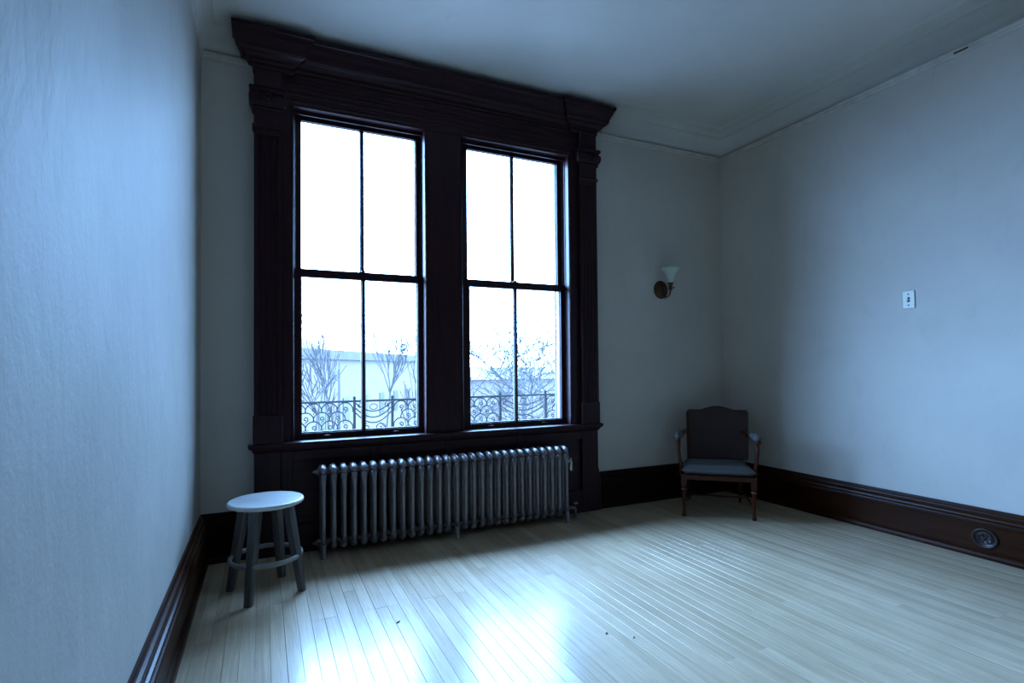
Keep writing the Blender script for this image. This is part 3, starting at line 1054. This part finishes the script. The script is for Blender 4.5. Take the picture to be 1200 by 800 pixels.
# dark strip built in place of a dark gap at the picture rail
hk = MB()
hk.box(-0.004, 0.0, -0.042, 0.042, -0.007, 0.004)
hk.tube([(-0.003, -0.030, 0.0), (-0.012, -0.030, -0.004), (-0.014, -0.030, -0.010)], 0.003, 6)
hko = hk.obj('rail_gap_strip', M_BRONZE)
hko.location = (W - 0.017, -2.165, 3.458)
tag(hko, 'small dark strip built for a dark gap at the picture rail at upper right', 'gap_strip')

# ------------------------------------------------------------------ balcony and iron railing
GZ = -6.0
M_DECK = plain('whitened_balcony_stone', (0.75, 0.72, 0.68), 0.8, var=0.2)  # unseen slab, whitened as a reflector to brighten the ceiling
balc = MB().box(-1.0, 5.6, 0.222, 0.95, -0.10, 0.02).obj('balcony_slab', M_DECK)
tag(balc, 'shallow stone balcony unseen below the windows, whitened to bounce light to the ceiling', 'balcony')
M_BLOCKER = plain('dark_sky_blocker', (0.03, 0.028, 0.026), 0.8)  # overhang added out of view to keep high sky light off the floor
ev = thing('sky_blocker', 'added unseen dark overhang that blocks high sky to shade the floor by the windows', 'sky_blocker', (0, 0.221, 3.95))
MB().box(-1.6, 6.2, 0.0, 1.45, 0.0, 0.10).obj('blocker_slab', M_BLOCKER, ev)
MB().box(-1.65, 6.25, 1.451, 1.50, -0.02, 0.22).obj('blocker_edge', M_BLOCKER, ev)
rl = thing('balcony_railing', 'black wrought iron scrollwork railing outside the windows', 'railing', (0, 0.80, 0.02))
RT = 0.985
for z, r_ in ((RT, 0.010), (0.43, 0.009), (0.08, 0.009)):
    MB().tube([(-0.95, 0, z), (5.55, 0, z)], r_, 8).obj('top_rail' if z == RT else 'lower_rail', M_IRON, rl)
posts = [-0.30, 0.04, 1.13, 1.47, 2.56, 3.08, 4.17, 4.51, 5.5]
for x in posts:
    b = MB().box(x - 0.011, x + 0.011, -0.012, 0.012, 0.0, RT + 0.012)
    b.lathe([(0.008, 0), (0.016, 0.012), (0.010, 0.026), (0.0, 0.036)], 10, Matrix.Translation((x, 0, RT + 0.012)))
    b.obj('post', M_IRON, rl)


def spiral(cx, cz, r0, turns, a0, sgn):
    out = []
    n = int(12 * turns)
    for q in range(n + 1):
        t = q / n
        r_ = r0 * (1 - 0.82 * t)
        a = a0 + sgn * 2 * PI * turns * t
        out.append((cx + r_ * math.cos(a), 0, cz + r_ * math.sin(a)))
    return out


def scale_unit():
    b = MB()
    hw, hh = 0.070, 0.078
    pts = []
    for q in range(15):
        a = PI * (1.08 - 1.16 * q / 14)
        pts.append((hw * 0.985 * math.cos(a) / math.cos(0.08 * PI), 0, 0.012 + hh * 0.86 * math.sin(a)))
    b.tube(pts, 0.0058, 5)
    b.tube(spiral(0.002, 0.022, 0.024, 1.25, -PI / 2, 1), 0.0050, 5)
    b.tube([(0.002, 0, -0.003), (0, 0, -0.018)], 0.004, 5)
    return b


def bowl_unit(wd):
    b = MB()
    for k, dz in enumerate((0.0, 0.045, 0.085)):
        pts = []
        for q in range(17):
            t = -1 + q / 8
            pts.append((wd / 2 * 0.92 * t, 0, -0.020 - dz - (0.075 + 0.01 * k) * (1 - t * t)))
        b.tube(pts, 0.0058, 5)
    for s2 in (-1, 1):
        b.tube(spiral(s2 * (wd / 2 - 0.045), -0.040, 0.026, 1.2, PI / 2, s2), 0.0050, 5)
        b.tube(spiral(s2 * 0.06, -0.25, 0.050, 1.3, 0, s2), 0.0050, 5)
        b.tube([(s2 * 0.06, 0, -0.20), (s2 * (wd / 2 - 0.02), 0, -0.30), (s2 * 0.06, 0, -0.42)], 0.004, 5)
    b.tube([(0.034 * math.cos(a * PI / 8), 0, -0.055 + 0.026 * math.sin(a * PI / 8)) for a in range(16)], 0.004, 5, True)
    return b


unit = None
for i in range(len(posts) - 1):
    a, b = posts[i], posts[i + 1]
    wd = b - a
    if wd < 0.6:
        o = bowl_unit(wd).obj('scroll_panel', M_IRON, rl)
        o.location = ((a + b) / 2, 0, RT)
        continue
    ncol = round((wd - 0.02) / 0.135)
    pw = (wd - 0.03) / ncol
    for row in range(7):
        z = RT - 0.090 - row * 0.078
        off = 0.5 if row % 2 == 0 else 1.0
        for c in range(ncol - (row % 2)):
            x = a + 0.015 + pw * (c + off)
            if unit is None:
                unit = scale_unit().obj('iron_scroll', M_IRON, rl)
                o = unit
            else:
                o = copy_of(unit, rl)
            o.location = (x, 0, z)
            o.scale = (pw / 0.14, 1, 1)
    # plain bars under the scrollwork
for k in range(30):
    x = -0.85 + k * 0.215
    MB().box(x - 0.006, x + 0.006, -0.006, 0.006, 0.08, 0.43).obj('lower_bar', M_IRON, rl)

# ------------------------------------------------------------------ outdoors
M_GRND = plain('winter_ground', (0.20, 0.165, 0.15), 0.95, var=0.25, nscale=0.2)
M_BRICK = plain('pale_facade', (0.095, 0.068, 0.055), 0.9, var=0.08, nscale=1.0)
M_ROOF = plain('slate_roof', (0.045, 0.034, 0.030), 0.9, var=0.2, nscale=1.5)
M_HOUSE = plain('far_house_wall', (0.09, 0.066, 0.055), 0.9, var=0.1)
M_WIN = plain('far_window', (0.04, 0.035, 0.035), 0.4)
M_BARK = plain('bark', (0.014, 0.010, 0.009), 0.9, var=0.3, nscale=3)
M_BUSH = plain('bare_bush', (0.024, 0.017, 0.014), 0.95, var=0.3, nscale=3)
gr = MB().box(-120, 160, 0.5, 220, GZ - 0.5, GZ).obj('ground', M_GRND)
structure(gr, 'wide winter ground below the balcony', 'ground')

# long receding building with a dark roof band
A = Vector((2.1, 25.0, 0))
Bv = Vector((13.0, 43.0, 0))
dv = (Bv - A).normalized()
Lb = (Bv - A).length + 6
bl = thing('building', 'long pale building with a dark flat roof band beyond the left window', 'building', (A.x - 6 * dv.x, A.y - 6 * dv.y, GZ), math.atan2(dv.y, dv.x))
MB().box(0, Lb, 0.0, 9.0, 0, 7.78).obj('wall', M_BRICK, bl)
MB().box(-0.2, Lb + 0.2, -0.25, 9.2, 7.79, 8.33).obj('roof', M_ROOF, bl)
wp = None
for r_ in range(2):
    for k in range(9):
        if wp is None:
            wp = MB().box(-0.45, 0.45, -0.06, -0.001, 0, 1.5).obj('window', M_WIN, bl)
            o = wp
        else:
            o = copy_of(wp, bl)
        o.location = (2.2 + k * 3.1, 0, 1.0 + r_ * 3.0)

bs = thing('house', 'taller pale house rising behind the long building at far left', 'house', (2.6, 60, GZ))
MB().box(-3, 4.0, 0, 8, 0, 9.2).obj('wall', M_HOUSE, bs)
b = MB()
b.add([(-3.3, -0.3, 9.2), (4.3, -0.3, 9.2), (4.3, 8.3, 9.2), (-3.3, 8.3, 9.2), (-1.0, 4, 11.0), (2.0, 4, 11.0)],
      [(0, 1, 5, 4), (1, 2, 5), (2, 3, 4, 5), (3, 0, 4), (3, 2, 1, 0)])
b.obj('roof', M_ROOF, bs)
bh = thing('house', 'low long house with dark roof beyond the right window', 'house', (20, 46, GZ), math.radians(-6))
MB().box(-5, 9, 0, 8, 0, 6.0).obj('wall', M_HOUSE, bh)
b = MB()
b.add([(-5.3, -0.4, 6.0), (9.3, -0.4, 6.0), (9.3, 8.4, 6.0), (-5.3, 8.4, 6.0), (-5.0, 4, 7.2), (9.0, 4, 7.2)],
      [(0, 1, 5, 4), (1, 2, 5), (2, 3, 4, 5), (3, 0, 4), (3, 2, 1, 0)])
b.obj('roof', M_ROOF, bh)


def bare_tree(name, loc, height, label, seed, spread=0.55, stems=1, trunk_r=0.12, lean=(0, 0), depth=5, start=0.3, cat='tree', group=None, kink=0.22, mat=None, crown=1.6, rmin=0.016):
    rr = random.Random(seed)
    t = thing(name, label, cat, loc, 0, group)
    tr, br = MB(), MB()

    def grow(p, d, L, r_, lv):
        n = 4
        pts, rs = [p.copy()], [r_]
        q = p.copy()
        dd = d.copy()
        for k in range(n):
            dd = (dd + Vector((rr.uniform(-1, 1), rr.uniform(-1, 1), rr.uniform(-0.4, 0.9))) * kink * 0.6).normalized()
            q = q + dd * L / n
            pts.append(q.copy())
            rs.append(max(rmin, r_ * (1 - 0.42 * (k + 1) / n)))
        (tr if lv == 0 else br).tube(pts, rs, 6 if lv == 0 else (4 if lv < 3 else 3))
        if lv >= depth:
            return
        nb = rr.randint(3, 4) if lv < 3 else rr.randint(2, 3)
        for k in range(nb + (3 if lv == 0 else 0)):
            i = rr.choice((3, 4, 4, 4)) if lv == 0 else rr.randint(1, 4)
            base = pts[i]
            ax = Vector((rr.uniform(-1, 1), rr.uniform(-1, 1), rr.uniform(-0.2, 0.6))).normalized()
            nd = (dd * (1 - spread) + ax * spread * 1.25 + Vector((0, 0, 0.12))).normalized()
            grow(base, nd, (crown if lv == 0 else L) * rr.uniform(0.6, 0.95), rs[i] * rr.uniform(0.5, 0.72), lv + 1)
    for k in range(stems):
        d = Vector((lean[0] + (rr.uniform(-0.35, 0.35) if stems > 1 else 0), lean[1], 1)).normalized()
        grow(Vector((rr.uniform(-0.2, 0.2) if stems > 1 else 0, 0, 0)), d, height, trunk_r, 0)
    tr.obj('trunk', mat or M_BARK, t)
    br.obj('branches', mat or M_BARK, t)
    return t


bare_tree('bare_tree', (3.55, 14.0, GZ), 6.5, 'bare upright many-stemmed tree in the right pane of the left window', 11, 0.24, 4, 0.06, depth=3, crown=1.5, rmin=0.013)
bare_tree('bare_tree', (1.32, 8.5, GZ), 6.3, 'bare leaning tree at the left edge of the left window', 8, 0.46, 1, 0.045, (0.0, 0), depth=3, crown=1.0, rmin=0.012)
bare_tree('bare_tree', (6.95, 8.8, GZ), 6.5, 'wide tangled bare tree filling the right window', 23, 0.74, 1, 0.10, depth=5, kink=0.46, crown=1.75, rmin=0.0115)
bare_tree('bare_tree', (4.0, 5.5, GZ), 6.9, 'thin bare tree at the left side of the right window', 37, 0.66, 1, 0.035, (0.0, 0), depth=3, kink=0.40, crown=0.9, rmin=0.0085)

pl = MB()
pl.lathe([(0.09, 0), (0.07, 4), (0.05, 7.6)], 8)
plo = pl.obj('utility_pole', M_BARK)
plo.location = (3.23, 19.0, GZ)
tag(plo, 'thin utility pole in front of the long pale building', 'pole')


def bush(loc, rx, rz, seed, label):
    rr = random.Random(seed)
    b = MB()
    for k in range(260):
        a, e = rr.uniform(0, 2 * PI), rr.uniform(0.15, 1.5)
        d = Vector((math.cos(a) * math.cos(e), math.sin(a) * math.cos(e), math.sin(e)))
        L = rr.uniform(0.6, 1.0)
        p0 = Vector((rr.uniform(-0.3, 0.3) * rx, rr.uniform(-0.3, 0.3) * rx, 0))
        p1 = p0 + Vector((d.x * rx, d.y * rx, d.z * rz)) * L * 0.5
        p2 = p0 + Vector((d.x * rx, d.y * rx, d.z * rz)) * L + Vector((rr.uniform(-0.2, 0.2),) * 3)
        b.tube([p0, p1, p2], [0.03, 0.02, 0.008], 3)
    o = b.obj('bare_shrub', M_BUSH)
    o.location = loc
    tag(o, label, 'shrub')
    return o


bush((1.75, 5.0, GZ), 0.45, 6.1, 1, 'low bare shrub just behind the railing in the left pane of the left window')
bush((3.6, 9.0, GZ), 1.3, 5.8, 2, 'tangled bare shrub behind the railing at the right edge of the left window')
bush((6.2, 5.2, GZ), 1.1, 6.1, 4, 'dense bare shrub behind the railing at the right of the right window')

# three small dark chips lying on the floor
for k, (cx_, cy_, r_, lab) in enumerate(((1.015, -1.412, 0.011, 'dark splinter lying on the pale floor in front of the radiator'),
                                         (1.905, -1.971, 0.008, 'left one of two dark specks on the floor at the bottom middle'),
                                         (1.999, -2.062, 0.007, 'right one of two dark specks on the floor at the bottom middle'))):
    b = MB()
    b.tube([(-r_, -r_ * 0.4, 0.002), (0, 0, 0.003), (r_ * 0.9, r_ * 0.9, 0.0022)], [0.002, 0.0035, 0.0015], 6)
    b.tube([(0, 0, 0.002), (-r_ * 0.3, r_ * 0.9, 0.002)], [0.0025, 0.001], 5)
    o = b.obj('wood_chip', M_BLACK)
    o.location = (cx_, cy_, 0)
    tag(o, lab, 'chip')
